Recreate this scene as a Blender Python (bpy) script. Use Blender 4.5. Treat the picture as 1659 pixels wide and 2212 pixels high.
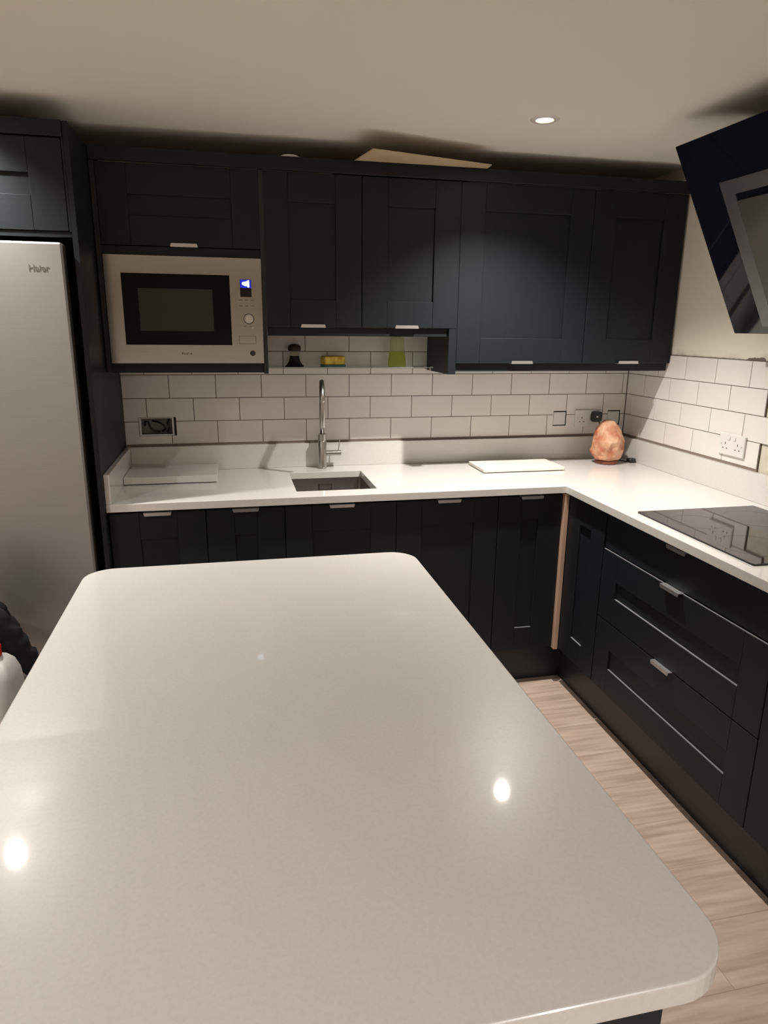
import bpy, bmesh, math, random
from mathutils import Vector, Matrix, noise
random.seed(7)
for o in list(bpy.data.objects): bpy.data.objects.remove(o)
SC = bpy.context.scene
COL = SC.collection
PI = math.pi

# ------------------------------------------------------------------ camera
cam_d = bpy.data.cameras.new('camera')
cam = bpy.data.objects.new('camera', cam_d); COL.objects.link(cam)
cam.location = (-1.9875, -3.2254, 1.5681)
cam.rotation_euler = (1.3081, -0.0107, -0.2162)
cam_d.sensor_fit = 'HORIZONTAL'; cam_d.sensor_width = 36.0
cam_d.lens = 1488.9 / 1659 * 36.0
cam_d.clip_start = 0.02
SC.camera = cam

# ------------------------------------------------------------------ world, exposure
SC.view_settings.view_transform = 'Standard'
SC.view_settings.look = 'None'
SC.view_settings.gamma = 1.0
SC.view_settings.use_curve_mapping = False
SC.view_settings.exposure = 0.0
w = bpy.data.worlds.new('world'); SC.world = w; w.use_nodes = True
w.node_tree.nodes['Background'].inputs['Color'].default_value = (0.75, 0.85, 1.0, 1)
w.node_tree.nodes['Background'].inputs['Strength'].default_value = 0.02
# ceiling downlights, then the added unseen fill lights: x, y, watts, beam in degrees, colour
WARM, NEUTRAL = (1.0, 0.95, 0.87), (1.0, 0.99, 0.97)
LAMPS = [(-.90, -.79, 170, 117, WARM), (-2.87, -.77, 112, 124, WARM), (-3.45, -2.1, 78, 160, NEUTRAL),
         (-2.87, -4.6, 150, 160, NEUTRAL), (-.90, -4.6, 170, 160, NEUTRAL)]
DOWNLIGHTS = [(q[0], q[1]) for q in LAMPS]
CEIL = 2.255

# ------------------------------------------------------------------ materials
def mat(name, col=(.8, .8, .8), rough=.5, metal=0.0, **kw):
    m = bpy.data.materials.new(name); m.use_nodes = True
    b = m.node_tree.nodes['Principled BSDF']
    b.inputs['Base Color'].default_value = (*col, 1)
    b.inputs['Roughness'].default_value = rough
    b.inputs['Metallic'].default_value = metal
    for k, v in kw.items():
        b.inputs[k].default_value = v
    return m
def N(m, t, **kw):
    n = m.node_tree.nodes.new(t)
    for k, v in kw.items(): setattr(n, k, v)
    return n
def L(m, a, b): m.node_tree.links.new(a, b)
def bsdf(m): return m.node_tree.nodes['Principled BSDF']
def coords(m, scale=(1, 1, 1), kind='Object'):
    tc = N(m, 'ShaderNodeTexCoord'); mp = N(m, 'ShaderNodeMapping')
    mp.inputs['Scale'].default_value = scale
    L(m, tc.outputs[kind], mp.inputs['Vector']); return mp.outputs['Vector']
def noise_col(m, scale, nscale, c0, c1, p0=.35, p1=.65, detail=4, per_object=False):
    v = coords(m, scale)
    if per_object:
        oi = N(m, 'ShaderNodeObjectInfo'); ad = N(m, 'ShaderNodeVectorMath', operation='ADD')
        sc = N(m, 'ShaderNodeVectorMath', operation='SCALE'); cm = N(m, 'ShaderNodeCombineXYZ')
        for i in range(3): L(m, oi.outputs['Random'], cm.inputs[i])
        sc.inputs['Scale'].default_value = 37.0
        L(m, cm.outputs[0], sc.inputs[0]); L(m, v, ad.inputs[0]); L(m, sc.outputs[0], ad.inputs[1]); v = ad.outputs[0]
    n = N(m, 'ShaderNodeTexNoise'); n.inputs['Scale'].default_value = nscale; n.inputs['Detail'].default_value = detail
    L(m, v, n.inputs['Vector'])
    r = N(m, 'ShaderNodeValToRGB')
    r.color_ramp.elements[0].position = p0; r.color_ramp.elements[0].color = (*c0, 1)
    r.color_ramp.elements[1].position = p1; r.color_ramp.elements[1].color = (*c1, 1)
    L(m, n.outputs['Fac'], r.inputs['Fac']); L(m, r.outputs['Color'], bsdf(m).inputs['Base Color'])
    return n, r
def bump(m, src, strength=.2, dist=.002):
    b = N(m, 'ShaderNodeBump'); b.inputs['Strength'].default_value = strength; b.inputs['Distance'].default_value = dist
    L(m, src, b.inputs['Height']); L(m, b.outputs['Normal'], bsdf(m).inputs['Normal'])

def painted_wood(name, scale, c0, c1):
    m = mat(name, c1, .5, 0, **{'Specular IOR Level': .30})
    n, r = noise_col(m, scale, 1.0, c0, c1, .3, .7)
    bump(m, n.outputs['Fac'], .25, .001)
    return m
CB0, CB1 = (.0070, .0100, .0134), (.0084, .0119, .0159)
M_CABV = painted_wood('painted_oak_upright_grain', (90, 90, 5), CB0, CB1)
M_CABH = painted_wood('painted_oak_level_grain', (5, 90, 90), CB0, CB1)
M_CARC = mat('cabinet_carcass', (.009, .011, .013), .5)
M_PLINTH = mat('plinth_dark', (.012, .013, .015), .4)
M_QUARTZ = mat('white_quartz', (.70, .68, .66), .30, 0, **{'Coat Weight': .6, 'Coat Roughness': .05})
noise_col(M_QUARTZ, (1, 1, 1), 160.0, (.675, .655, .63), (.70, .68, .655), .40, .52, 3)
M_TILE = mat('white_glazed_tile', (.66, .64, .63), .16)
noise_col(M_TILE, (1, 1, 1), 4.0, (.77, .725, .70), (.82, .775, .75), .3, .7, 2, True)
M_GROUT = mat('dark_grout', (.13, .098, .078), .9)
M_PLASTER = mat('cream_plaster', (.70, .64, .55), .85)
nn, _ = noise_col(M_PLASTER, (1, 1, 1), 9.0, (.66, .60, .51), (.74, .68, .59), .3, .7)
M_CEIL = mat('ceiling_paint', (.84, .81, .745), .9)
M_STEEL = mat('brushed_steel', (.50, .48, .45), .5, 1.0)
nS, _ = noise_col(M_STEEL, (4, 4, 500), 1.0, (.395, .395, .395), (.42, .42, .42), .3, .7)
M_STEELH = mat('brushed_steel_level', (.5, .48, .45), .16, 1.0)
noise_col(M_STEELH, (4, 4, 500), 1.0, (.41, .405, .40), (.45, .445, .44), .3, .7)
M_CHROME = mat('satin_chrome', (.46, .44, .415), .28, 1.0)
M_ALU = mat('satin_aluminium', (.62, .62, .64), .38, .9)
M_BLKGLASS = mat('black_glass', (.006, .006, .007), .04)
M_NAVYGLASS = mat('dark_navy_glass', (.004, .004, .010), .05)
M_BLACK = mat('black_plastic', (.012, .012, .013), .35)
M_DKGREY = mat('dark_grey_plastic', (.03, .03, .032), .5)
M_WHITE = mat('white_plastic', (.74, .72, .70), .35)
M_HOLE = mat('dark_gap', (.012, .010, .009), .9)
M_SINK = mat('sink_steel', (.30, .28, .26), .35, 1.0)
M_STREAK = mat('pale_streak', (.17, .17, .178), .9)
M_RAW = mat('raw_pink_timber', (.50, .33, .24), .7)
noise_col(M_RAW, (30, 30, 3), 1.0, (.44, .29, .21), (.55, .37, .27))
M_CARD = mat('tan_board', (.62, .47, .29), .75)
noise_col(M_CARD, (6, 6, 6), 1.0, (.54, .41, .26), (.68, .53, .34))
M_BOARD = mat('cream_board', (.78, .76, .68), .4)
M_SHELF = mat('shelf_glass', (.80, .93, .88), .03, 0, **{'Transmission Weight': 1.0, 'IOR': 1.45})
M_GREEN = mat('green_liquid', (.66, .70, .16), .15, 0, **{'Transmission Weight': .8, 'IOR': 1.2})
M_GREENB = mat('pale_green_bottle', (.84, .86, .58), .12, 0, **{'Transmission Weight': .75, 'IOR': 1.2})
M_CLEAR = mat('clear_plastic', (.72, .70, .58), .12, 0, **{'Transmission Weight': .8, 'IOR': 1.2})
M_SPONGE = mat('yellow_sponge', (.78, .55, .08), .95)
nsp, _ = noise_col(M_SPONGE, (1, 1, 1), 45.0, (.60, .36, .05), (.85, .66, .14))
M_SCOUR = mat('teal_scourer', (.06, .16, .14), .95)
M_BRISTLE = mat('black_bristle', (.010, .012, .010), .7)
M_JUG = mat('translucent_white_plastic', (.62, .62, .60), .35)
M_LIQ = mat('amber_liquid', (.45, .38, .20), .6)
M_RED = mat('red_cap', (.70, .015, .012), .35)
M_CLOTH = mat('black_cloth', (.009, .010, .011), .8, 0, **{'Specular IOR Level': .2})
M_STOOL = mat('stool_timber', (.34, .27, .22), .5)
M_BASEWOOD = mat('lamp_base_wood', (.20, .06, .03), .5)
M_SALT = mat('pink_salt_crystal', (.8, .36, .2), .55, 0, **{'Subsurface Weight': .25, 'Subsurface Scale': .03})
nsa, rsa = noise_col(M_SALT, (1, 1, 1), 17.0, (.48, .15, .075), (.72, .46, .30), .36, .66, 6)
bump(M_SALT, nsa.outputs['Fac'], .5, .006)
M_TRIM = mat('downlight_trim', (.78, .76, .72), .35)
M_BRASS = mat('warm_reflector', (.95, .60, .10), .25, 1.0)
def emis(name, col, s):
    m = mat(name, (0, 0, 0), .5)
    bsdf(m).inputs['Emission Color'].default_value = (*col, 1)
    bsdf(m).inputs['Emission Strength'].default_value = s
    return m
M_LENS = emis('lamp_lens', (.93, .96, 1.0), 90.0)
M_DIGIT = emis('display_digits', (.62, .85, 1.0), 4.0)
M_BLUE = emis('display_backlight', (.02, .02, .55), 1.0)
# oak-effect laminate, grain along x
M_FLOOR = mat('oak_laminate', (.5, .37, .29), .38)
noise_col(M_FLOOR, (2.2, 26, 26), 1.6, (.36, .265, .215), (.56, .435, .36), .3, .68, 6, True)

# right wall: plaster with the tiler's smears where the photo shows them
M_WALLR = mat('plaster_with_smears', (.82, .755, .66), .85)
def smear_material(m):
    nt = m.node_tree
    tc = N(m, 'ShaderNodeTexCoord'); sp = N(m, 'ShaderNodeSeparateXYZ'); L(m, tc.outputs['Object'], sp.inputs[0])
    n1 = N(m, 'ShaderNodeTexNoise'); n1.inputs['Scale'].default_value = 9; n1.inputs['Detail'].default_value = 6
    n2 = N(m, 'ShaderNodeTexNoise'); n2.inputs['Scale'].default_value = 26; n2.inputs['Detail'].default_value = 6
    L(m, tc.outputs['Object'], n1.inputs['Vector']); L(m, tc.outputs['Object'], n2.inputs['Vector'])
    def mth(op, a, b=None, clamp=False):
        x = N(m, 'ShaderNodeMath', operation=op); x.use_clamp = clamp
        for i, v in enumerate((a, b)):
            if v is None: continue
            if isinstance(v, (int, float)): x.inputs[i].default_value = v
            else: L(m, v, x.inputs[i])
        return x.outputs[0]
    # band just above the last tile course: height above the tiles compared with a ragged noise edge
    h = mth('SUBTRACT', sp.outputs['Z'], 1.4545)
    fade = mth('MULTIPLY', mth('SUBTRACT', .034, h), 30.0, True)
    blot = mth('MULTIPLY', mth('SUBTRACT', n1.outputs['Fac'], .50), 4.0, True)
    soft = mth('MULTIPLY', mth('MULTIPLY', fade, blot), mth('MULTIPLY', n2.outputs['Fac'], .9), True)
    line = mth('MULTIPLY', mth('LESS_THAN', h, mth('MULTIPLY', n2.outputs['Fac'], .008)), .75)
    d2 = mth('ABSOLUTE', mth('ADD', sp.outputs['Y'], .875))
    spot = mth('LESS_THAN', mth('ADD', h, mth('MULTIPLY', d2, .28)), mth('MULTIPLY', n2.outputs['Fac'], .034))
    band = mth('MAXIMUM', mth('MAXIMUM', soft, line), mth('MULTIPLY', spot, .9), True)
    band = mth('MULTIPLY', band, mth('GREATER_THAN', h, -.02))
    # bare adhesive bed past the last tiles
    bed = mth('MULTIPLY', mth('LESS_THAN', sp.outputs['Y'], -.94), mth('LESS_THAN', sp.outputs['Z'], 1.44))
    bedf = mth('MULTIPLY', bed, mth('ADD', mth('MULTIPLY', n2.outputs['Fac'], .9), .1), True)
    mix1 = N(m, 'ShaderNodeMixRGB'); mix1.inputs[1].default_value = (.82, .755, .66, 1); mix1.inputs[2].default_value = (.55, .51, .40, 1)
    L(m, bedf, mix1.inputs[0])
    mix2 = N(m, 'ShaderNodeMixRGB'); mix2.inputs[2].default_value = (.13, .08, .06, 1)
    L(m, band, mix2.inputs[0]); L(m, mix1.outputs[0], mix2.inputs[1])
    L(m, mix2.outputs[0], bsdf(m).inputs['Base Color'])
smear_material(M_WALLR)

# ------------------------------------------------------------------ mesh helpers
def bx(bm, x0, x1, y0, y1, z0, z1, mi=0, bev=0.0):
    if x1 < x0: x0, x1 = x1, x0
    if y1 < y0: y0, y1 = y1, y0
    if z1 < z0: z0, z1 = z1, z0
    vs = [bm.verts.new((x, y, z)) for x in (x0, x1) for y in (y0, y1) for z in (z0, z1)]
    q = [(0, 1, 3, 2), (4, 6, 7, 5), (0, 4, 5, 1), (2, 3, 7, 6), (0, 2, 6, 4), (1, 5, 7, 3)]
    fs = [bm.faces.new([vs[i] for i in f]) for f in q]
    for f in fs: f.material_index = mi
    if bev > 0:
        es = set(e for f in fs for e in f.edges)
        r = bmesh.ops.bevel(bm, geom=list(es), offset=bev, segments=1, affect='EDGES', profile=.5)
        for f in r['faces']: f.material_index = mi
    return bm
def box(*a, bev=0.0):
    return bx(bmesh.new(), *a, bev=bev)
def obj(name, bm, m, parent=None, loc=(0, 0, 0), smooth=False, label=None):
    if isinstance(bm, bmesh.types.BMesh):
        bmesh.ops.recalc_face_normals(bm, faces=bm.faces)
        me = bpy.data.meshes.new(name); bm.to_mesh(me); bm.free()
        for x in (m if isinstance(m, (list, tuple)) else [m]): me.materials.append(x)
        if smooth:
            for p in me.polygons: p.use_smooth = True
    else: me = bm
    o = bpy.data.objects.new(name, me); COL.objects.link(o); o.location = loc
    if parent is not None: o.parent = parent
    if label: o['label'] = label
    return o
def auto_smooth(o, ang=40):
    me = o.data
    bm = bmesh.new(); bm.from_mesh(me)
    for e in bm.edges:
        e.smooth = not (len(e.link_faces) == 2 and e.calc_face_angle(0) > math.radians(ang))
    for f in bm.faces: f.smooth = True
    bm.to_mesh(me); bm.free(); return o
def thing(name, label, cat, loc=(0, 0, 0), rz=0.0, group=None):
    o = bpy.data.objects.new(name, None); COL.objects.link(o)
    o.empty_display_size = .05
    o.location = loc; o.rotation_euler = (0, 0, rz)
    return tag(o, label, cat, group)
def tag(o, label, cat, group=None):
    o['label'] = label; o['category'] = cat
    if group: o['group'] = group
    return o
def struct(o): o['kind'] = 'structure'; return o
def cells(xs, ys, solid, z0, z1):
    """welded plate made of grid cells (a plate with holes or an L shape)"""
    bm = bmesh.new(); V = {}
    def v(i, j, k):
        if (i, j, k) not in V: V[(i, j, k)] = bm.verts.new((xs[i], ys[j], (z0, z1)[k]))
        return V[(i, j, k)]
    nx, ny = len(xs) - 1, len(ys) - 1
    S = lambda i, j: 0 <= i < nx and 0 <= j < ny and solid((xs[i] + xs[i+1]) / 2, (ys[j] + ys[j+1]) / 2)
    for i in range(nx):
        for j in range(ny):
            if not S(i, j): continue
            bm.faces.new([v(i, j, 1), v(i+1, j, 1), v(i+1, j+1, 1), v(i, j+1, 1)])
            bm.faces.new([v(i, j, 0), v(i, j+1, 0), v(i+1, j+1, 0), v(i+1, j, 0)])
            for di, dj, a, b in ((-1, 0, (0, 1), (0, 0)), (1, 0, (1, 0), (1, 1)), (0, -1, (0, 0), (1, 0)), (0, 1, (1, 1), (0, 1))):
                if not S(i + di, j + dj):
                    bm.faces.new([v(i+a[0], j+a[1], 0), v(i+b[0], j+b[1], 0), v(i+b[0], j+b[1], 1), v(i+a[0], j+a[1], 1)])
    return bm
def prism(pts, z0, z1, bm=None):
    bm = bm or bmesh.new()
    a = [bm.verts.new((x, y, z0)) for x, y in pts]; b = [bm.verts.new((x, y, z1)) for x, y in pts]
    bm.faces.new(a[::-1]); bm.faces.new(b); n = len(pts)
    for i in range(n): bm.faces.new([a[i], a[(i+1) % n], b[(i+1) % n], b[i]])
    return bm
def rrect(x0, x1, y0, y1, r, seg=8):
    P = []
    for cx, cy, a in ((x1-r, y1-r, 0), (x0+r, y1-r, PI/2), (x0+r, y0+r, PI), (x1-r, y0+r, 1.5*PI)):
        for k in range(seg + 1):
            t = a + PI/2*k/seg; P.append((cx + r*math.cos(t), cy + r*math.sin(t)))
    return P
def lathe(prof, seg=32, bm=None, close=True):
    bm = bm or bmesh.new(); rings = []
    for r, z in prof:
        rings.append([bm.verts.new((r*math.cos(2*PI*k/seg), r*math.sin(2*PI*k/seg), z)) for k in range(seg)])
    for a, b in zip(rings, rings[1:]):
        for k in range(seg): bm.faces.new([a[k], a[(k+1) % seg], b[(k+1) % seg], b[k]])
    if close:
        bm.faces.new(rings[0][::-1]); bm.faces.new(rings[-1])
    return bm
def tube(pts, rad, seg=16, bm=None):
    """swept tube through points; rad a number or one per point"""
    bm = bm or bmesh.new(); P = [Vector(p) for p in pts]
    R = rad if isinstance(rad, (list, tuple)) else [rad]*len(P)
    t0 = (P[1]-P[0]).normalized(); up = Vector((0, 0, 1)) if abs(t0.z) < .9 else Vector((0, 1, 0))
    u = t0.cross(up).normalized(); rings = []
    for i, p in enumerate(P):
        t = (P[min(i+1, len(P)-1)] - P[max(i-1, 0)]).normalized()
        u = (u - t*u.dot(t)).normalized(); v = t.cross(u)
        rings.append([bm.verts.new(p + R[i]*(u*math.cos(2*PI*k/seg) + v*math.sin(2*PI*k/seg))) for k in range(seg)])
    for a, b in zip(rings, rings[1:]):
        for k in range(seg): bm.faces.new([a[k], a[(k+1) % seg], b[(k+1) % seg], b[k]])
    bm.faces.new(rings[0][::-1]); bm.faces.new(rings[-1]); return bm
def xform(bm, M): bmesh.ops.transform(bm, matrix=M, verts=bm.verts); return bm
def text_mesh(s, size, depth):
    cu = bpy.data.curves.new('lettering', 'FONT'); cu.body = s; cu.size = size; cu.extrude = depth
    cu.align_x = 'LEFT'
    o = bpy.data.objects.new('lettering_source', cu); COL.objects.link(o)
    me = bpy.data.meshes.new_from_object(o.evaluated_get(bpy.context.evaluated_depsgraph_get()))
    bpy.data.objects.remove(o); bpy.data.curves.remove(cu); return me

# ================================================================== SETTING
XL, YF = -4.3, -6.6                # left wall, wall behind the camera
# floor: a base slab and laminate planks running along the back wall
fl = struct(obj('floor', box(XL, .0, YF, .0, -.06, -.008), M_GROUT))
PLW, PLL = .192, 1.285
y = 0.0; row = 0; full_me = None
while y > YF:
    off = (row*.43) % PLL; x = .0 + off - PLL
    y0 = max(y-PLW+.0004, YF); xx = .0 + off
    while xx > XL:
        a, b = max(xx-PLL+.0004, XL), min(xx, .0)
        if b - a > .02:
            if abs((b-a)-(PLL-.0004)) < 1e-6 and y0 > YF:
                if full_me is None:
                    t = obj('plank', box(0, PLL-.0004, 0, PLW-.0004, -.008, 0, bev=.0004), M_FLOOR, fl, (a, y0, 0)); full_me = t.data
                else: obj('plank', full_me, M_FLOOR, fl, (a, y0, 0))
            else:
                obj('plank', box(0, b-a, 0, y-y0, -.008, 0, bev=.0004), M_FLOOR, fl, (a, y0, 0))
        xx -= PLL
    y -= PLW; row += 1
# ceiling with openings for the downlights and added fill lights
hs = .036
xs = sorted({XL, .02} | {x+d for x, _ in DOWNLIGHTS for d in (-hs, hs)})
ys = sorted({YF, .02} | {y+d for _, y in DOWNLIGHTS for d in (-hs, hs)})
struct(obj('ceiling', cells(xs, ys, lambda x, y: not any(abs(x-a) < hs and abs(y-b) < hs for a, b in DOWNLIGHTS), CEIL, CEIL+.06), M_CEIL))
# walls; tile faces lie on y = 0 and x = 0, plaster 8 mm behind
BOX = (-2.383, -2.247, 1.090, 1.163)          # opening for the bare back box
def upright(bm):                              # (s, t, depth) -> (s, depth, t)
    return xform(bm, Matrix(((1, 0, 0, 0), (0, 0, -1, 0), (0, 1, 0, 0), (0, 0, 0, 1))))
wb = cells([XL, BOX[0], BOX[1], .02], [0, BOX[2], BOX[3], CEIL], lambda x, z: not (BOX[0] < x < BOX[1] and BOX[2] < z < BOX[3]), -.12, -.008)
wall_back = struct(obj('wall_back', upright(wb), M_PLASTER))
wall_right = struct(obj('wall_right', box(.008, .12, YF, .12, 0, CEIL), M_WALLR))
struct(obj('wall_left', box(XL-.1, XL, YF, .12, 0, CEIL), M_PLASTER))
struct(obj('wall_front', box(XL-.1, .12, YF-.1, YF, 0, CEIL), M_PLASTER))

# wall tiles: each one a piece of its wall, cut round the boxes and sockets
PX, PZ, Z0, G = .2025, .1026, 1.0449, .0026
def sub_rects(r, holes):
    out = [r]
    for h in holes:
        nxt = []
        for a0, a1, b0, b1 in out:
            if h[0] >= a1 or h[1] <= a0 or h[2] >= b1 or h[3] <= b0: nxt.append((a0, a1, b0, b1)); continue
            if h[2] > b0: nxt.append((a0, a1, b0, h[2]))
            if h[3] < b1: nxt.append((a0, a1, h[3], b1))
            c0, c1 = max(b0, h[2]), min(b1, h[3])
            if h[0] > a0: nxt.append((a0, h[0], c0, c1))
            if h[1] < a1: nxt.append((h[1], a1, c0, c1))
        out = nxt
    return [q for q in out if q[1]-q[0] > .002 and q[3]-q[2] > .002]
tile_me = {}
def tile(parent, a0, a1, z0, z1, holes, wall):
    rs = sub_rects((a0, a1, z0, z1), holes)
    if not rs: return
    key = (wall, round(a1-a0, 4), round(z1-z0, 4)); whole = len(rs) == 1 and rs[0] == (a0, a1, z0, z1)
    if whole and key in tile_me: me = tile_me[key]
    else:
        bm = bmesh.new()
        for (p, q, s, t) in rs:
            # arris only along the tile's own outer edges, so cut tiles show no seams
            e0, e1 = (.0012 if p == a0 else 0), (.0012 if q == a1 else 0)
            f0, f1 = (.0012 if s == z0 else 0), (.0012 if t == z1 else 0)
            if wall == 'back': o3 = lambda u, d, v: (u-a0, d, v-z0)
            else: o3 = lambda u, d, v: (d, -(u-a0), v-z0)
            B = [bm.verts.new(o3(u, .0079, v)) for u, v in ((p, s), (q, s), (q, t), (p, t))]
            Md = [bm.verts.new(o3(u, .0012, v)) for u, v in ((p, s), (q, s), (q, t), (p, t))]
            F = [bm.verts.new(o3(u, 0, v)) for u, v in ((p+e0, s+f0), (q-e1, s+f0), (q-e1, t-f1), (p+e0, t-f1))]
            bm.faces.new(F); bm.faces.new(B[::-1])
            for k in range(4):
                bm.faces.new([B[k], B[(k+1) % 4], Md[(k+1) % 4], Md[k]])
                bm.faces.new([Md[k], Md[(k+1) % 4], F[(k+1) % 4], F[k]])
        me = bm
    o = obj('tile', me, M_TILE, parent, (a0, 0, z0) if wall == 'back' else (0, -a0, z0))
    if whole: tile_me[key] = o.data
GAPB = (-2.392, -2.231, 1.083, 1.166)
GAP1 = (-.398, -.326, 1.091, 1.166)
GAP2 = (-.097, -.026, 1.091, 1.166)
for r in range(5):
    z0, z1 = Z0 + PZ*r + G/2, Z0 + PZ*(r+1) - G/2
    ph = -.0257 if r % 2 == 0 else -.0257 - PX/2
    k = 2
    while True:
        b = ph + PX*k; a = b - PX; k -= 1
        if b < -2.452: break
        a_, b_ = max(a + G/2, -2.452), min(b - G/2, -.0025)
        if b_ - a_ > .004: tile(wall_back, a_, b_, z0, z1, [GAPB, GAP1, GAP2], 'back')
for r in range(4):
    z0, z1 = Z0 + PZ*r + G/2, Z0 + PZ*(r+1) - G/2
    ph = .1515 if r % 2 == 0 else .252
    for k in range(-1, 5):
        a, b = ph + PX*(k-1), ph + PX*k
        a_, b_ = max(a + G/2, .0015), b - G/2
        if b_ - a_ > .004: tile(wall_right, a_, b_, z0, z1, [], 'right')
gm = bmesh.new()
for (p, q, s, t) in sub_rects((-2.452, .006, 1.0462, 1.556), [BOX]):
    bx(gm, p, q, .0020, .0079, s, t)
obj('grout', gm, M_GROUT, wall_back)
gm = bmesh.new()
for r in range(4):
    e = -.9600 if r % 2 == 0 else -1.0605
    bx(gm, .0020, .0079, e-.004, .0, Z0+PZ*r+(.0013 if r == 0 else 0), Z0+PZ*(r+1)-.0005)
obj('grout', gm, M_GROUT, wall_right)

M_SEAL = mat('brown_sealant', (.24, .185, .15), .8)
obj('joint_strip', box(-2.452, .0, -.0004, .0079, 1.0368, 1.0461), M_SEAL, wall_back)
obj('joint_strip', box(-.0004, .0079, -.965, .0, 1.0368, 1.0461), M_SEAL, wall_right)

# ================================================================== DOWNLIGHTS AND ADDED FILL LIGHTS
def downlight(i, x, y, label):  # also builds the unseen lights added as fill
    t = thing('downlight', label, 'ceiling light', (x, y, CEIL), 0, 'ceiling downlights')
    ring = lathe([(.0300, 0), (.0305, -.0038), (.045, -.0038), (.0495, -.0005), (.0495, .0005), (.0300, .0005)], 40, close=False)
    auto_smooth(obj('trim_ring', ring, M_TRIM, t))
    obj('reflector', lathe([(.0299, -.0036), (.0290, .0035)], 40, close=False), M_BRASS, t, smooth=True)
    obj('lens', lathe([(.0001, .0030), (.0289, .0030), (.0289, .0050), (.0001, .0050)], 40, close=False), M_LENS, t)
    ld = bpy.data.lights.new('lamp_light', 'SPOT'); ld.energy = LAMPS[i][2]; ld.color = LAMPS[i][4]
    ld.spot_size = math.radians(LAMPS[i][3]); ld.spot_blend = 1.0; ld.shadow_soft_size = .018
    lo = bpy.data.objects.new('lamp_light', ld); COL.objects.link(lo); lo.parent = t; lo.location = (0, 0, -.006)
    return t
for i, (x, y) in enumerate(DOWNLIGHTS):
    downlight(i, x, y, ['lit round recessed downlight in the ceiling between the hood and wall cabinets',
        'recessed downlight in the ceiling in front of the fridge',
        'added unseen fill light over the left side of the room, beside the island', 'added unseen fill light behind the camera, fridge side',
        'added unseen fill light behind the camera, hood side'][i])

# ================================================================== CABINETS
FR = .105      # frame width of the shaker fronts
def handle_mesh(edge):
    """100 mm lip pull hooked on a front's edge; local: x centre, y = front face 0, z = edge of the front"""
    bm = bmesh.new(); h = .050
    s = 1 if edge == 'bottom' else -1
    # plate lapped over the edge
    bx(bm, -h, h, -.016, .018, -.0022*s, 0)
    # lip with slanted ends
    zt = .0105*s
    P = [(-h, 0), (h, 0), (h-.003, zt), (-h+.003, zt)]
    a = [bm.verts.new((x, -.0160, z)) for x, z in P]; b = [bm.verts.new((x, -.0140, z)) for x, z in P]
    bm.faces.new(a); bm.faces.new(b[::-1])
    for k in range(4): bm.faces.new([a[k], a[(k+1) % 4], b[(k+1) % 4], b[k]])
    return bm
HM = {}
def handle(parent, x, edge, z):
    if edge not in HM:
        o = obj('handle', handle_mesh(edge), M_ALU, parent, (x, 0, z), label='slim satin aluminium lip pull'); HM[edge] = o.data
    else: o = obj('handle', HM[edge], M_ALU, parent, (x, 0, z), label='slim satin aluminium lip pull')
    return o
def front(parent, x0, x1, z0, z1, yf, kind='shaker', pull=None, name='door', fr=FR, th=.020, hx=None, streak=(False, False)):
    """a door or drawer front; its front face is at local y = yf, it opens towards -y"""
    g = .0015; w_, h_ = x1-x0-2*g, z1-z0-2*g; b = .0012
    bm = bmesh.new()
    if kind == 'slab': bx(bm, 0, w_, 0, th, 0, h_, 1, bev=b)
    else:
        bx(bm, 0, fr-.0002, 0, th, 0, h_, 0, bev=b); bx(bm, w_-fr+.0002, w_, 0, th, 0, h_, 0, bev=b)
        bx(bm, fr, w_-fr, 0, th, 0, fr, 1, bev=b); bx(bm, fr, w_-fr, 0, th, h_-fr, h_, 1, bev=b)
    d = obj(name, bm, [M_CABV, M_CABH], parent, (x0+g, yf, z0+g))
    if kind == 'shaker':
        obj('panel', box(fr-.003, w_-fr+.003, .0085, .0155, fr-.003, h_-fr+.003), M_CABV if h_ > .3 else M_CABH, d)
    if streak[0]: obj('ledge_streak', box(fr+.001, w_-fr-.001, .0012, .0083, fr+.0001, fr+.0006), M_STREAK, d, label='pale streak along the ledge')  # thin pale strip laid along the recess ledge
    if streak[1]: obj('ledge_streak', box(.002, w_-.002, .0010, .0060, h_+.0001, h_+.0006), M_STREAK, d, label='pale streak along the top edge')
    if pull: handle(d, hx if hx is not None else w_/2, pull, 0 if pull == 'bottom' else h_)
    return d
def carcass(t, x0, x1, y0, y1, z0, z1):
    return obj('carcass', box(x0, x1, y0, y1, z0, z1), M_CARC, t)

# ---- base units on the back wall (fronts at y = -.597)
YB, ZB, ZT = -.597, .175, .886
base = [(-2.450, -2.100, 'narrow dark base cabinet beside the fridge panel'),
        (-2.100, -1.800, 'slim dark base cabinet second from the fridge panel'),
        (-1.800, -1.350, 'dark base cabinet under the sink'),
        (-1.350, -.910, 'dark base cabinet right of the sink, below the cutting board')]
for x0, x1, lab in base:
    t = thing('base_cabinet', lab, 'cabinet', (x0, 0, 0), 0, 'base cabinets')
    w_ = x1-x0
    if 'under the sink' in lab:      # open-topped, so that the bowl hangs inside
        bm = bmesh.new(); bx(bm, .001, .019, YB+.022, -.02, .160, .894); bx(bm, w_-.019, w_-.001, YB+.022, -.02, .160, .894)
        bx(bm, .019, w_-.019, YB+.022, -.02, .160, .178); bx(bm, .019, w_-.019, YB+.022, YB+.040, .178, .894)
        obj('carcass', bm, M_CARC, t)
    else: carcass(t, .001, w_-.001, YB+.022, -.02, .160, .894)
    front(t, 0, w_, ZB, ZT, YB, pull='top')
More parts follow.
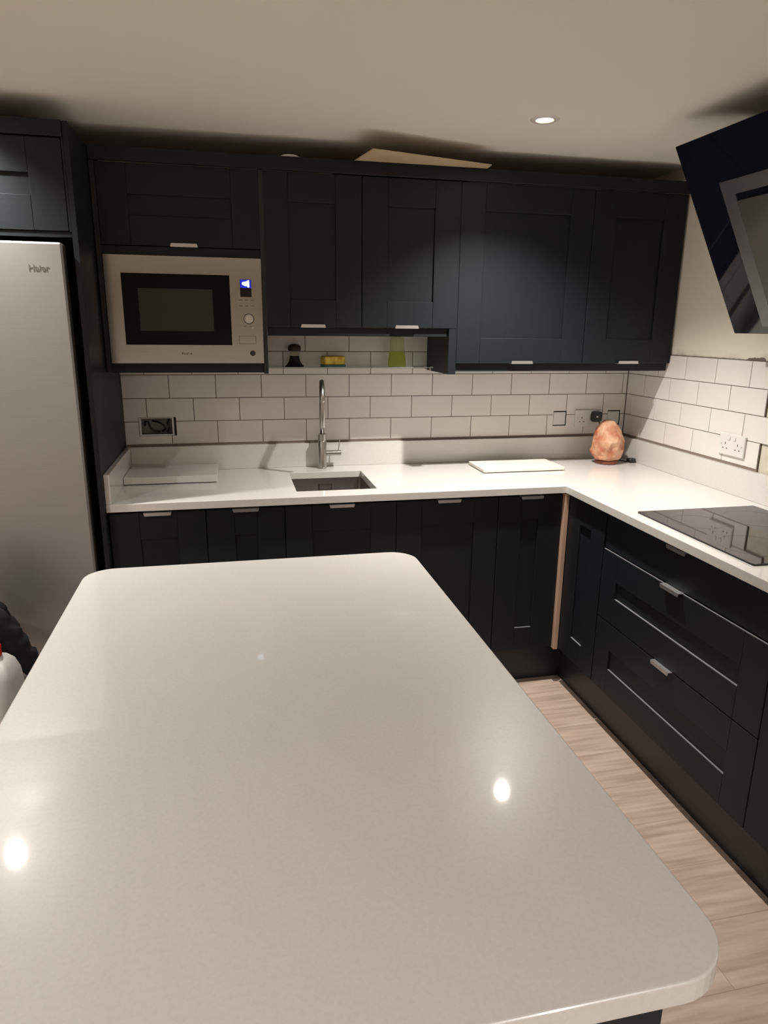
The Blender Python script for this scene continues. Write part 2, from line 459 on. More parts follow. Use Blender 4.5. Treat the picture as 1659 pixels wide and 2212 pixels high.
# corner unit: L-shaped, two doors meeting at a raw timber post
t = thing('corner_cabinet', 'dark corner base cabinet whose two doors meet at a raw pinkish timber strip', 'cabinet', (0, 0, 0))
bm = cells([-.909, -.575, -.02], [-.916, -.575, -.02], lambda x, y: y > -.575 or x > -.575, .160, .894)
obj('carcass', bm, M_CARC, t)
front(t, -.910, -.619, ZB, ZT, YB, pull='top', streak=(True, False))
piv = obj('corner_post', box(-.6175, -.598, -.6165, -.576, .170, .892, bev=.001), M_RAW, t, label='raw pinkish timber strip')
dd = front(t, 0, .298, ZB, ZT, 0, fr=.100, streak=(True, False))
dd.location = (YB, -.6185, ZB+.0015); dd.rotation_euler = (0, 0, -PI/2)
# ---- base units on the right wall, fronts at x = -.597; local x runs towards the camera
t = thing('drawer_cabinet', 'wide dark three-drawer base cabinet under the hob', 'cabinet', (0, -.918, 0), -PI/2)
carcass(t, .001, .883, YB+.028, -.02, .160, .860)
front(t, 0, .884, .7500, ZT, YB+.006, 'slab', 'top', 'drawer', hx=.440)
front(t, 0, .884, .468, .7485, YB, 'shaker', 'top', 'drawer', hx=.440, streak=(True, True))
front(t, 0, .884, ZB, .468, YB, 'shaker', 'top', 'drawer', hx=.440, streak=(True, False))
for i, (a, b, lab) in enumerate(((1.802, 2.40, 'dark base cabinet next to the drawers, at the right edge of view'),
                                 (2.40, 3.00, 'dark base cabinet nearest the camera on the right run'))):
    t = thing('base_cabinet', lab, 'cabinet', (0, -a, 0), -PI/2, 'base cabinets')
    carcass(t, .001, b-a-.001, YB+.022, -.02, .160, .894)
    front(t, 0, b-a, ZB, ZT, YB, pull='top')
tag(obj('plinth', cells([-2.45, -.550, -.534], [-2.999, -.550, -.534], lambda x, y: y > -.550 or x > -.550, 0, .159), M_PLINTH),
    'dark recessed plinth board running under the base cabinets', 'plinth')

# ---- wall units (fronts at y = -.335)
YW = -.335
def wall_unit(x0, x1, zb, lab, doors, side=None, zc=None):
    t = thing('wall_cabinet', lab, 'cabinet', (x0, 0, zb), 0, 'wall cabinets')
    return t
GW = 'wall cabinets'
# right, deep pair of doors
t = thing('wall_cabinet', 'tall dark two-door wall cabinet in the corner above the sockets', 'cabinet', (-1.050, 0, 1.372), 0, GW)
carcass(t, .016, 1.045, YW+.021, -.001, 1.424-1.372, 2.138-1.372)
obj('side_panel', box(-.020, .0155, YW+.002, -.001, .0, 2.138-1.372, bev=.001), M_CABV, t)
front(t, .014, .607, 1.418-1.372, 2.137-1.372, YW, pull='bottom', hx=.298)
front(t, .607, 1.049, 1.418-1.372, 2.137-1.372, YW, pull='bottom')
obj('light_pelmet', box(.016, 1.043, -.318, -.300, .012, 1.4235-1.372, bev=.001), M_CABH, t)
# middle, short pair
t = thing('wall_cabinet', 'short dark two-door wall cabinet above the glass shelf and tap', 'cabinet', (-1.830, 0, 1.562), 0, GW)
carcass(t, .002, .758, YW+.021, -.001, .0, 2.138-1.562)
front(t, -.014, .384, 0, 2.137-1.562, YW, pull='bottom', hx=.195)
front(t, .384, .792, 0, 2.137-1.562, YW, pull='bottom', hx=.187)
obj('light_pelmet', box(.002, .758, -.318, -.300, -.034, -.0005, bev=.001), M_CABH, t)
# left, microwave housing
t = thing('wall_cabinet', 'dark wall cabinet with a lift-up flap over the built-in microwave', 'cabinet', (-2.450, 0, 1.378), 0, GW)
zz = 1.378
bm = bmesh.new()
bx(bm, .0, .018, YW+.003, -.001, 1.385-zz, 2.138-zz); bx(bm, .602, .6185, YW-.002, -.001, 0, 2.138-zz)
bx(bm, .018, .602, YW+.021, -.001, 1.385-zz, 1.412-zz); bx(bm, .018, .602, YW+.021, -.001, 1.822-zz, 2.138-zz)
obj('carcass', bm, M_CARC, t)
front(t, .018, .604, 1.8515-zz, 2.137-zz, YW, pull='bottom', hx=.297)
obj('rail', box(.0182, .6018, YW+.004, YW+.022, 1.819-zz, 1.8505-zz, bev=.001), M_CABH, t)
obj('light_pelmet', box(.0182, .6018, YW+.002, YW+.020, 1.383-zz, 1.420-zz, bev=.001), M_CABH, t)
# cornice strip along the tops
tag(obj('cornice', box(-2.449, -.003, -.347, -.329, 2.1385, 2.186, bev=.0015), M_CABH), 'dark cornice strip running along the top of the wall cabinets', 'cornice')

# ---- fridge housing
tag(obj('end_panel', box(-2.471, -2.4535, -.640, -.001, 0, 2.186, bev=.001), M_CABV), 'tall dark end panel between the fridge and the worktop', 'panel')
t = thing('fridge_top_cabinet', 'dark cabinet above the fridge, touching the tall end panel', 'cabinet', (-3.112, 0, 1.840), 0)
carcass(t, .0, .640, -.618, -.001, .004, 2.138-1.84)
front(t, .006, .634, 1.858-1.84, 2.137-1.84, -.640)
obj('rail', box(0, .640, -.636, -.619, .0, .0165, bev=.001), M_CABH, t)
obj('cornice', box(0, .640, -.648, -.619, 2.139-1.84, 2.186-1.84, bev=.001), M_CABH, t)
obj('side_filler', box(.6345, .6405, -.640, -.6185, .017, 2.138-1.84), M_CABV, t)
tag(obj('end_panel', box(-3.131, -3.1135, -.640, -.001, 0, 2.186, bev=.001), M_CABV), 'tall dark end panel on the far side of the fridge', 'panel')

# ---- fridge
t = thing('fridge', 'tall brushed steel fridge in a dark housing', 'fridge', (-2.800, -.36, 0))
obj('body', box(-.295, .295, -.235, .34, .012, 1.812, bev=.004), M_DKGREY, t)
fd = obj('door', box(-.2975, .2975, -.300, -.240, .035, 1.822, bev=.006), M_STEEL, t, label='brushed steel door')
obj('door_gasket', box(-.286, .286, -.2395, -.2355, .05, 1.80), M_BLACK, fd)
me = text_mesh('Haier', .0285, .0006); me.materials.clear(); me.materials.append(mat('grey_print', (.15, .14, .125), .5))
o = obj('lettering', me, None, fd, (.188, -.3006, 1.7325), label='small grey lettering reading Haier'); o.rotation_euler = (PI/2, 0, 0)
xsz = max(v.co.x for v in me.vertices); o.scale = (.064/xsz, .0205/.0205, 1)
for sx in (-.25, .25): obj('foot', xform(lathe([(.018, 0), (.018, .0125)], 16), Matrix.Translation((sx, -.18, 0))), M_BLACK, t)

# ---- microwave
t = thing('microwave', 'steel-fronted built-in microwave in the wall cabinet beside the fridge', 'microwave', (-2.139, -.335, 1.4125))
X0, Z0m = -2.139, 1.4125
def mz(z): return z - Z0m
def mx(x): return x - X0
obj('body', box(mx(-2.40), mx(-1.88), .006, .30, .0005, .40), M_DKGREY, t)
xs = [mx(v) for v in (-2.428, -2.370, -1.971, -1.849)]; zs = [mz(v) for v in (1.4205, 1.4905, 1.7535, 1.8175)]
fm = upright(cells(xs, zs, lambda x, z: not (xs[1] < x < xs[2] and zs[1] < z < zs[2]), -.005, .012))
obj('fascia', fm, M_STEELH, t)
gd = obj('door_glass', box(xs[1]+.0005, xs[2]-.0005, -.0100, .004, zs[1]+.0005, zs[2]-.0005, bev=.001), mat('oven_glass', (.006, .006, .007), .10, 0, **{'Specular IOR Level': .12}), t, label='black glass door')
obj('window_mesh', box(mx(-2.313), mx(-2.038), -.0106, -.0099, mz(1.543), mz(1.700)), mat('window_mesh', (.040, .038, .034), .4, 0, **{'Specular IOR Level': .25}), gd)
dp = obj('display', box(mx(-1.932), mx(-1.8885), -.0128, -.011, mz(1.6745), mz(1.7395)), M_BLKGLASS, t)
obj('backlight', box(mx(-1.931), mx(-1.8895), -.0131, -.0127, mz(1.708), mz(1.7385)), M_BLUE, dp)
# glowing clock figures, run together as in the photograph
bm = bmesh.new()
P = [(-1.9245, 1.7255), (-1.921, 1.7300), (-1.9105, 1.7312), (-1.9035, 1.7345), (-1.8985, 1.7372), (-1.8965, 1.7360), (-1.8963, 1.7130), (-1.8995, 1.7100), (-1.9040, 1.7118), (-1.9050, 1.7165), (-1.9110, 1.7150), (-1.9190, 1.7185), (-1.9240, 1.7215)]
prism([(mx(a), mz(b)) for a, b in P], 0, .0003, bm)
obj('figures', xform(upright(bm), Matrix.Translation((0, -.0131, 0))), M_DIGIT, dp)
kb = xform(lathe([(.0175, 0), (.0175, .003), (.0150, .004), (.0142, .020), (.0128, .0215)], 32), Matrix.Rotation(PI/2, 4, 'X'))
kn = obj('knob', kb, mat('pale_knob', (.66, .63, .60), .3, .6), t, (mx(-1.9025), -.012, mz(1.592)), label='pale round knob'); auto_smooth(kn)
obj('knob_mark', box(.001, .0125, -.0222, -.0212, .004, .0062), M_ALU, kn).rotation_euler = (0, -.45, 0)
obj('knob_collar', xform(lathe([(.0205, -.0008), (.0205, .0008)], 32), Matrix.Rotation(PI/2, 4, 'X')), mat('collar', (.05, .04, .03), .5), kn)
pm = mat('faint_print', (.17, .15, .13), .5, .5)
bm = bmesh.new(); a, b, c, d = mx(-1.943), mx(-1.877), mz(1.4955), mz(1.5265); e = .0016
for q in ((a, b, c, c+e), (a, b, d-e, d), (a, a+e, c, d), (b-e, b, c, d)): bx(bm, q[0], q[1], -.0125, -.0118, q[2], q[3])
obj('button_outline', bm, pm, t)
for zc in (1.661, 1.640):
    for k in range(3):
        xa = mx(-1.937) + k*.022; obj('symbol_print', box(xa, xa+.012, -.0123, -.0118, mz(zc), mz(zc+.0026)), pm, t)
for k in range(2): obj('symbol_print', box(mx(-1.921)+k*.02, mx(-1.912)+k*.02, -.0123, -.0118, mz(1.5625), mz(1.5645)), pm, t)
obj('indicator', xform(lathe([(.0032, 0), (.0032, .001)], 16), Matrix.Translation((mx(-1.8885), -.0118, mz(1.5570))) @ Matrix.Rotation(PI/2, 4, 'X')), M_ALU, t)
obj('badge', xform(lathe([(.0108, 0), (.0108, .0012), (.0098, .0016)], 28), Matrix.Translation((mx(-1.892), -.0118, mz(1.4595))) @ Matrix.Rotation(PI/2, 4, 'X')), mat('badge_dark', (.022, .018, .014), .4), t, label='small round dark badge')
bm = bmesh.new()
for k, (w_, h_) in enumerate(((.0060, .0085), (.0062, .0060), (.0062, .0060), (.0022, .0085), (.0062, .0060))):
    xa = mx(-2.166) + k*.0082; bx(bm, xa, xa+w_, -.0122, -.0118, mz(1.4540), mz(1.4540)+h_)
obj('badge_print', bm, mat('worn_print', (.22, .20, .17), .5, .6), t, label='small worn grey print')

# ================================================================== WORKTOP
WT = .925
SKX, SKY = (-1.745, -1.416), (-.520, -.152)
xs = [-2.453, SKX[0], SKX[1], -.617, .007]; ys = [-3.0, -.617, SKY[0], SKY[1], .007]
def solid(x, y):
    if SKX[0] < x < SKX[1] and SKY[0] < y < SKY[1]: return False
    return y > -.617 or x > -.617
wt = obj('worktop', cells(xs, ys, solid, .895, WT), M_QUARTZ)
tag(wt, 'white L-shaped quartz worktop along the back and right walls', 'worktop')
md = wt.modifiers.new('bevel', 'BEVEL'); md.width = .0015; md.segments = 2; md.limit_method = 'ANGLE'
bm = box(-2.4325, -.0205, -.020, .0018, WT+.0003, 1.0365, bev=.001); obj('upstand', bm, M_QUARTZ, wt)
bm = box(-.0200, .0018, -2.999, .0018, WT+.0003, 1.0365, bev=.001); obj('upstand', bm, M_QUARTZ, wt)
bm = box(-2.4528, -2.4330, -.615, .0018, WT+.0003, 1.0365, bev=.001); obj('upstand', bm, M_QUARTZ, wt)

# ---- sink bowl
t = thing('sink', 'steel undermount sink bowl set in the worktop', 'sink', (-1.5805, -.336, .735))
hx_, hy_ = (SKX[1]-SKX[0])/2+.003, (SKY[1]-SKY[0])/2+.003
def bowl():
    bm = bmesh.new(); rings = []
    for (dx, r, z) in ((.012, .012, .158), (.0, .012, .158), (0, .012, .154), (-.004, .014, .02), (-.014, .02, .004), (-.03, .02, 0)):
        rings.append([bm.verts.new((x, y, z)) for x, y in rrect(-hx_-dx, hx_+dx, -hy_-dx, hy_+dx, r+max(dx, 0), 4)])
    for a, b in zip(rings, rings[1:]):
        n = len(a)
        for k in range(n): bm.faces.new([a[k], a[(k+1) % n], b[(k+1) % n], b[k]])
    bm.faces.new(rings[-1]); return bm
sb = obj('bowl', bowl(), M_SINK, t); auto_smooth(sb, 50)
md = sb.modifiers.new('thick', 'SOLIDIFY'); md.thickness = .0012; md.offset = -1 if False else 1
bm = bmesh.new(); e = .0025
for q in ((-.030, .030, .108, .108+e), (-.030, .030, .134-e, .134), (-.030, -.030+e, .108, .134), (.030-e, .030, .108, .134)):
    bx(bm, q[0]+.0, q[1], hy_-.008, hy_-.0045, q[2], q[3])
obj('overflow_cover', bm, mat('overflow_dark', (.10, .09, .08), .4, .8), t)
obj('drain', lathe([(.036, .0005), (.036, .003), (.030, .0038), (.010, .0030)], 32), M_CHROME, t)

# ---- tap
t = thing('tap', 'satin steel mixer tap with a tall swan neck behind the sink', 'tap', (-1.5815, -.066, WT+.0004))
def lat(prof, seg=32): return lathe(prof, seg)
auto_smooth(obj('body', lat([(.0215, 0), (.0215, .004), (.0198, .005), (.0198, .128), (.0190, .129)]), M_CHROME, t))
auto_smooth(obj('collar', lat([(.0198, .1298), (.0198, .160), (.0150, .163)]), M_CHROME, t))
pts = [(0, 0, .160), (0, 0, .318)]
cx, R_, dx = -.085, .085, -.020
for k in range(1, 17):
    a = PI*k/16; pts.append((dx*(1-math.cos(a))/2, cx + R_*math.cos(a), .318 + R_*math.sin(a)))
sp = obj('neck', tube(pts, [.0098]*2 + [.0098+.0006*min(k, 4) for k in range(16)], 20), M_CHROME, t, smooth=True)
ex, ey = pts[-1][0], pts[-1][1]
auto_smooth(obj('nozzle', tube([(ex, ey, .325), (ex, ey, .318), (ex, ey, .216), (ex, ey, .2115)], [.0122, .0128, .0128, .0105], 24), M_CHROME, sp))
auto_smooth(obj('valve', tube([(.016, 0, .070), (.086, 0, .070), (.0875, 0, .070)], [.0125, .0125, .0105], 24), M_CHROME, t))
auto_smooth(obj('lever', tube([(.0755, 0, .080), (.0790, -.002, .110), (.0815, -.003, .136)], [.0026, .0026, .0022], 12), M_CHROME, t))

# ---- hob and hood
t = thing('hob', 'black glass induction hob flush on the right worktop', 'hob', (-.321, -1.358, WT))
obj('glass_top', prism(rrect(-.244, .244, -.293, .293, .006, 3), .0003, .0058), M_BLKGLASS, t)
zm = mat('zone_print', (.035, .034, .033), .1)
for i, (x, y, r) in enumerate(((-.115, .13, .085), (.115, .13, .105), (-.115, -.14, .105), (.115, -.14, .085))):
    obj('cooking_zone', lathe([(r-.0008, .0059), (r, .0059), (r, .0060), (r-.0008, .0060)], 48, close=False), zm, t, (x, y, 0))

t = thing('cooker_hood', 'angled black glass extractor hood on the right wall above the hob', 'hood', (0, -.908, 1.558))
A = Vector((-.469, 0, 2.169-1.558)); B = Vector((-.137, 0, 0)); td = (B-A).normalized(); sd = Vector((0, -1, 0)); nd = -sd.cross(td)
if nd.x > 0: nd = -nd
HM4 = Matrix((( sd.x, td.x, nd.x, A.x), (sd.y, td.y, nd.y, A.y), (sd.z, td.z, nd.z, A.z), (0, 0, 0, 1)))
HW, HL = .900, (B-A).length
def slope(bm): return xform(bm, HM4)      # local (along the wall, down the slope, outwards)
obj('glass_front', slope(prism(rrect(0, HW, 0, HL, .004, 3), -.010, 0)), M_NAVYGLASS, t)
bm = bmesh.new()
bm2 = cells([.157, .213, HW-.213, HW-.157], [.154, .200, HL-.075, HL-.030], lambda a, b: not (.213 < a < HW-.213 and .200 < b < HL-.075), .0003, .0035)
obj('panel_frame', slope(bm2), mat('hood_frame', (.16, .16, .165), .32, .6), t, label='grey surround of the suction panel')
obj('suction_panel', slope(prism(rrect(.222, HW-.222, .222, HL-.090, .004, 3), .0003, .010)), mat('suction_glass', (.10, .10, .09), .18, .2), t, label='raised grey suction panel')
bm = bmesh.new()                                 # motor housing between glass and wall
P = [(-.555, .548), (-.255, .010), (-.060, .010), (.006, .080), (.006, .640), (-.30, .640)]
P2 = [A + td*.05 - nd*.012, A + td*(HL-.05) - nd*.012]
prof = [(P2[0].x, P2[0].z), (P2[1].x, P2[1].z), (-.06, .05), (.007, .10), (.007, .60), (-.30, .60)]
f0 = [bm.verts.new((x, -.055, z)) for x, z in prof]; f1 = [bm.verts.new((x, -HW+.055, z)) for x, z in prof]
bm.faces.new(f0); bm.faces.new(f1[::-1])
for k in range(len(prof)): bm.faces.new([f0[k], f0[(k+1) % 6], f1[(k+1) % 6], f1[k]])
obj('housing', bm, M_BLACK, t)

# ================================================================== ISLAND
tag(obj('island_worktop', prism(rrect(-2.387, -1.484, -2.752, -1.337, .075, 10), .895, WT), M_QUARTZ), 'large pale quartz island top with rounded corners in the foreground', 'worktop')
iw = bpy.data.objects['island_worktop']
md = iw.modifiers.new('bevel', 'BEVEL'); md.width = .003; md.segments = 3; md.limit_method = 'ANGLE'; md.angle_limit = math.radians(60)
t = thing('island_cabinet', 'dark island cabinet under the pale rounded island top', 'cabinet', (-1.935, -2.0, 0))
obj('carcass', box(-.40, .40, -.62, .62, .16, .8945), M_CARC, t)
obj('end_panel', box(-.43, .43, -.660, -.6205, 0, .8945, bev=.001), M_CABV, t)
obj('end_panel', box(-.43, .43, .6205, .635, 0, .8945, bev=.001), M_CABV, t)
for k in range(2):
    dr = front(t, 0, .620, ZB, ZT, 0, pull='top'); dr.location = (.4215, -.6195+k*.62, ZB); dr.rotation_euler = (0, 0, PI/2)
    dl = front(t, 0, .620, ZB, ZT, 0, pull='top'); dl.location = (-.4215, .6195-k*.62, ZB); dl.rotation_euler = (0, 0, -PI/2)
obj('plinth', box(-.36, .36, -.61, .61, 0, .159), M_PLINTH, t)

# ================================================================== SMALL THINGS
# bare back box in the wall
t = thing('socket_back_box', 'open white socket box with loose black wires in the left tiles', 'socket', (-2.315, 0, 1.1265))
xs = [-.0745, -.066, .066, .0735]; zs = [-.0415, -.0355, .0355, .0385]
obj('frame', upright(cells(xs, zs, lambda x, z: not (xs[1] < x < xs[2] and zs[1] < z < zs[2]), -.0015, .0040)), M_WHITE, t)
bm = bmesh.new(); bx(bm, -.066, .066, .034, .036, -.0355, .0355)
for q in ((-.0675, -.066, -.0355, .0355), (.066, .0675, -.0355, .0355), (-.066, .066, -.0365, -.0355), (-.066, .066, .0355, .0365)): bx(bm, q[0], q[1], .0015, .036, q[2], q[3])
obj('box', bm, mat('box_grey', (.22, .20, .19), .6), t)
for pts in ([(-.055, .030, .0), (-.050, .012, .022), (-.036, .008, .020), (-.030, .012, -.008), (-.010, .016, -.024), (.012, .020, -.026)],
            [(-.02, .03, .02), (.005, .012, .018), (.028, .010, .004), (.034, .014, -.014), (.02, .026, -.026)],
            [(.05, .03, .03), (.046, .012, .014), (.052, .010, -.010), (.042, .02, -.028)]):
    obj('wire', tube(pts, .0042, 8), M_BLACK, t, smooth=True)
bm = bmesh.new(); bx(bm, .0742, .0835, .0012, .0019, -.043, .039); obj('gap', bm, M_HOLE, t)

# blanking plates, each sitting loosely in a cut-out
for i, (c, lab) in enumerate((((-.362, 1.1285), 'small square white blanking plate left of the double socket on the back wall'),
                               ((-.0615, 1.1285), 'small square white blanking plate behind the salt lamp'))):
    t = thing('blanking_plate', lab, 'switch plate', (c[0], 0, c[1]), 0, 'blanking plates')
    obj('plate', box(-.0350, .0295, -.0022, .0055, -.0318, .0318, bev=.001), M_WHITE, t)
    obj('gap', box(-.0358, .0352, .0012, .0019, -.0366, .0366), M_HOLE, t)

# twin sockets
def socket(name, label, loc, rz):
    t = thing(name, label, 'socket', loc, rz, 'double sockets')
    pl = obj('plate', box(-.0735, .0735, -.0095, -.0002, -.0435, .0435, bev=.002), M_WHITE, t)
    for sx in (-.036, .036):
        bm = bmesh.new()
        for hx2, hz, w_, h_ in ((0, .010, .0022, .0045), (-.011, -.010, .0040, .0020), (.011, -.010, .0040, .0020)):
            bx(bm, sx+hx2-w_, sx+hx2+w_, -.0098, -.0094, hz-h_-.006, hz+h_-.006)
        obj('pin_holes', bm, mat('pin_hole', (.10, .09, .085), .8), pl)
        s = 1 if sx > 0 else -1
        obj('rocker', box(sx-s*.020-.006, sx-s*.020+.006, -.0125, -.0094, .018, .033, bev=.001), M_WHITE, pl)
    for sx in (-.0588, .0588): obj('screw', xform(lathe([(.0032, 0), (.0032, .0006)], 12), Matrix.Translation((sx, -.0094, 0)) @ Matrix.Rotation(PI/2, 4, 'X')), M_ALU, pl)
    return t
socket('double_socket', 'white double socket on the back wall with a black plug in it', (-.208, 0, 1.127), 0)
socket('double_socket', 'white double socket on the right wall above the hob end of the worktop', (0, -.819, 1.118), -PI/2)

# salt lamp with its lead, in-line switch and plug
t = thing('salt_lamp', 'pink salt crystal lamp on a dark wooden foot in the worktop corner', 'lamp', (-.180, -.170, WT))
obj('foot', lathe([(.050, .0005), (.054, .004), (.054, .016), (.050, .0185)], 40), M_BASEWOOD, t, smooth=False, label='dark wooden foot')
bm = bmesh.new(); bmesh.ops.create_icosphere(bm, subdivisions=3, radius=1)
def salt(v):
    z = (v.z+1)/2
    prof = [(0, .66), (.08, .82), (.25, .98), (.45, 1.0), (.65, .88), (.82, .66), (.93, .42), (1, .05)]
    for (a, ra), (b, rb) in zip(prof, prof[1:]):
        if z <= b: rr = ra + (rb-ra)*(z-a)/(b-a); break
    h = math.hypot(v.x, v.y) or 1
    x, y = v.x/h*rr, v.y/h*rr
    if math.hypot(v.x, v.y) < 1e-4: x = y = 0
    p = Vector((x*.083, y*.076, .017 + z*.194))
    n = noise.fractal(p*24, 1.0, 2.0, 3)*.011 + noise.noise(p*11+Vector((3.1, 0, 0)))*.016
    q = Vector((x, y, (z-.5)*.8)).normalized()*n
    p += Vector((q.x, q.y, q.z if 0.1 < z else 0))
    p.x += -.016*max(0, z-.35) + .006*math.sin(z*5)
    return p
for v in bm.verts: v.co = salt(v.co)
for v in bm.verts: v.co.z = max(v.co.z, .0175)
obj('crystal', bm, M_SALT, t, smooth=False, label='rough pink salt crystal')
obj('cable', tube([(.045, .03, .009), (.075, .040, .004), (.10, .045, .0035), (.115, .010, .0035), (.128, -.006, .008)], .0028, 10), M_BLACK, t, smooth=True)
obj('cable_switch', box(.118, .152, -.022, .012, .0005, .022, bev=.004), M_BLACK, t, label='small black box on the lead')
obj('cable', tube([(.011, .118, .190), (.011, .112, .150), (.02, .112, .100), (.035, .115, .03), (.06, .10, .0045), (.09, .07, .0045), (.100, .045, .0045)], .0026, 10), M_BLACK, t, smooth=True)
pb = xform(prism(rrect(-.0275, .0275, -.0265, .0265, .016, 6), 0, .020), Matrix.Rotation(PI/2, 4, 'X'))
pg = obj('plug', pb, M_BLACK, t, (.010, .1595, .212), label='black rounded plug with a white dot')
obj('plug_dot', xform(lathe([(.0052, 0), (.0052, .0006)], 16), Matrix.Rotation(PI/2, 4, 'X')), M_WHITE, pg, (0, -.020, 0))

# boards on the worktop
o = obj('stone_slab', box(-2.4315, -2.057, -.298, -.050, WT+.0035, .957, bev=.0015), M_QUARTZ); tag(o, 'white rectangular offcut slab lying on the worktop beside the fridge panel', 'slab')
obj('spacer', box(-2.420, -2.066, -.288, -.060, WT+.0003, WT+.0034), M_HOLE, o)
t = thing('cutting_board', 'cream rectangular cutting board lying on the worktop left of the salt lamp', 'board', (-.673, -.204, WT))
obj('board', prism(rrect(-.201, .201, -.107, .107, .006, 4), .0045, .0165), M_BOARD, t)
for sx in (-.17, .17):
    for sy in (-.085, .085): obj('foot', xform(lathe([(.008, .0003), (.009, .0046)], 12), Matrix.Translation((sx, sy, 0))), M_DKGREY, t)

# glass shelf and what stands on it
t = thing('glass_shelf', 'clear glass shelf on the tiles under the short wall cabinet', 'shelf', (-1.45, 0, 1.3865))
obj('glass', box(-.380, .379, -.120, -.003, 0, .006, bev=.0008), M_SHELF, t)
for sx in (-.372, .371):
    for sy in (-.100, -.025): obj('stud', xform(lathe([(.0062, -.010), (.0062, -.0003)], 16), Matrix.Translation((sx, sy, 0))), M_CHROME, t)
ZS = 1.3927
t = thing('dish_brush', 'small dish brush with black flared bristles standing on the glass shelf', 'brush', (-1.701, -.070, ZS))
auto_smooth(obj('bristles', lathe([(.043, 0), (.036, .006), (.026, .020), (.021, .038), (.020, .046)], 28), M_BRISTLE, t))
auto_smooth(obj('stem', lathe([(.021, .0462), (.024, .052), (.023, .062), (.020, .066)], 28), M_CLEAR, t, label='clear waist'))
auto_smooth(obj('knob', lathe([(.022, .0662), (.0285, .070), (.0290, .082), (.025, .092), (.014, .097), (.004, .098)], 28), mat('dark_brown_knob', (.03, .018, .012), .4), t))
t = thing('sponge', 'yellow washing-up sponge with a teal scourer on the glass shelf', 'sponge', (-1.529, -.070, ZS), .18)
obj('foam', box(-.048, .048, -.033, .033, .0082, .046, bev=.004), M_SPONGE, t)
obj('scourer', box(-.049, .049, -.034, .034, .0003, .008, bev=.001), M_SCOUR, t)
t = thing('soap_bottle', 'tall yellow-green bottle of washing-up liquid on the glass shelf', 'bottle', (-1.232, -.068, ZS))
def squash(bm, k=.62): return xform(bm, Matrix.Diagonal((1, k, 1, 1)))
auto_smooth(obj('liquid', squash(lathe([(.040, .0006), (.0425, .004), (.0405, .030), (.037, .058), (.0365, .0640)], 36)), M_GREEN, t, label='yellow-green liquid'))
auto_smooth(obj('bottle', squash(lathe([(.0365, .0642), (.034, .090), (.0325, .115), (.028, .128), (.013, .134), (.013, .140)], 36)), M_GREENB, t))
auto_smooth(obj('cap', lathe([(.0125, .1402), (.0125, .152), (.008, .1545)], 24), mat('cap_green', (.25, .42, .08), .4), t))

# on top of the wall cabinets
bm = bmesh.new()
P = [(-1.443, -.531), (-.940, -.404), (-.910, .0), (-1.530, -.010)]
prism(P, 2.1868, 2.1905, bm)
obj_ = obj('packing_board', bm, M_CARD); tag(obj_, 'thin tan board lying on the wall cabinets and jutting over the cornice', 'board')
tt = thing('white_disc', 'small white domed disc on top of the wall cabinets, left of the tan board', 'disc', (-1.727, -.336, 2.1865))
auto_smooth(obj('dome', lathe([(.034, 0), (.033, .002), (.024, .0050), (.010, .0068), (.002, .0070)], 32), M_WHITE, tt))

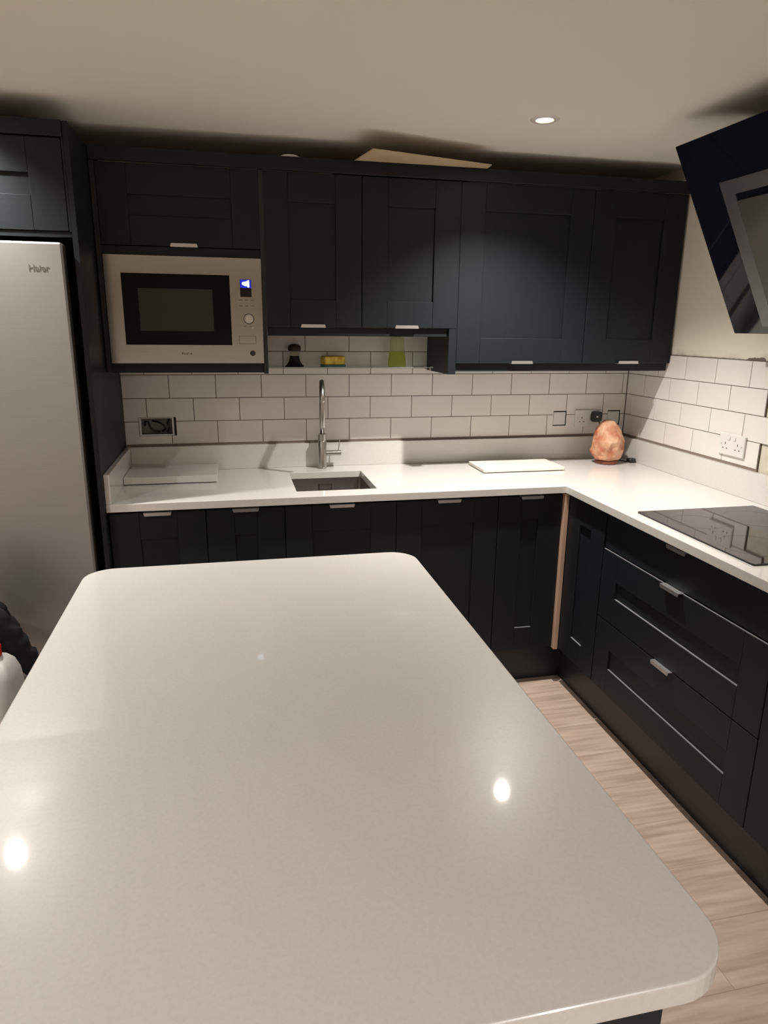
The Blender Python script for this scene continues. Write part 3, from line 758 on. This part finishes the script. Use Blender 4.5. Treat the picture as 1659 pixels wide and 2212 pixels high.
# left of the island: a stool carrying a jug and a dark garment
t = thing('stool', 'low timber stool beside the island in front of the fridge', 'stool', (-2.86, -1.08, 0))
obj('seat', prism(rrect(-.26, .235, -.36, .30, .03, 5), .385, .415), M_STOOL, t)
for sx in (-.22, .195):
    for sy in (-.32, .26): obj('leg', tube([(sx, sy, .0), (sx*.93, sy*.93, .3848)], [.017, .021], 12), M_STOOL, t)
t = thing('plastic_jug', 'translucent white plastic jug with a red cap beside the island', 'jug', (-2.672, -1.300, .4155))
def jug(prof, seg=6):
    bm = bmesh.new(); rings = []
    for hx2, hy2, z, ox in prof:
        r = min(hx2, hy2)*.55
        rings.append([bm.verts.new((x+ox, y, z)) for x, y in rrect(-hx2, hx2, -hy2, hy2, r, seg)])
    for a, b in zip(rings, rings[1:]):
        n = len(a)
        for k in range(n): bm.faces.new([a[k], a[(k+1) % n], b[(k+1) % n], b[k]])
    bm.faces.new(rings[0][::-1]); bm.faces.new(rings[-1]); return bm
auto_smooth(obj('bottle', jug([(.064, .078, .0003, 0), (.068, .082, .006, 0), (.067, .081, .150, 0), (.063, .076, .200, 0), (.052, .062, .232, .002), (.036, .040, .252, .006), (.020, .020, .262, .010), (.019, .019, .270, .010)]), M_JUG, t), 60)
auto_smooth(obj('cap', xform(lathe([(.0225, .262), (.0235, .264), (.0235, .293), (.0215, .296)], 28), Matrix.Translation((.010, 0, 0))), M_RED, t, label='red screw cap'))
obj('liquid_patch', box(-.050, .010, -.0835, -.0818, .020, .120), M_LIQ, t, label='yellowish liquid showing in the jug')  # flat patch standing for the yellow liquid in the jug

# black garment heaped on the stool, a sleeve trailing to the right
t = thing('black_jacket', 'black garment heaped on the stool in front of the fridge', 'jacket', (-2.86, -.93, .4155))
bm = bmesh.new(); bmesh.ops.create_icosphere(bm, subdivisions=5, radius=1)
for v in bm.verts:
    p = v.co.copy(); z = (p.z+1)/2
    k = 1.0 - .50*z
    q = Vector((p.x*.16*k, p.y*.15*k, z*.37))
    q.x += .01 - .02*z
    n = noise.fractal(q*9, 1.0, 2.0, 4)*.026 + abs(noise.noise(Vector((q.x*20, q.y*20, q.z*9))))*.030
    q += Vector((p.x, p.y, .3*p.z))*n
    q.z = max(q.z, .002); v.co = q
obj('body', bm, M_CLOTH, t, smooth=True)
pts = [Vector(p) for p in ((.03, -.03, .270), (.095, -.035, .235), (.128, -.03, .190), (.150, -.03, .150), (.172, -.025, .100), (.198, -.02, .050), (.215, -.01, .034))]
fine = []
for a_, b_ in zip(pts, pts[1:]):
    for k in range(5): fine.append(a_.lerp(b_, k/5))
fine.append(pts[-1])
bm = tube(fine, [.044 - .012*i/len(fine) for i in range(len(fine))], 28)
for v in bm.verts:
    n = noise.noise(Vector((v.co.x*16, v.co.y*16, v.co.z*46)))*.012 + noise.noise(v.co*60)*.004
    v.co += Vector((n, n*.5, n)); v.co.z = max(v.co.z, .002)
obj('sleeve', bm, M_CLOTH, t, smooth=True)
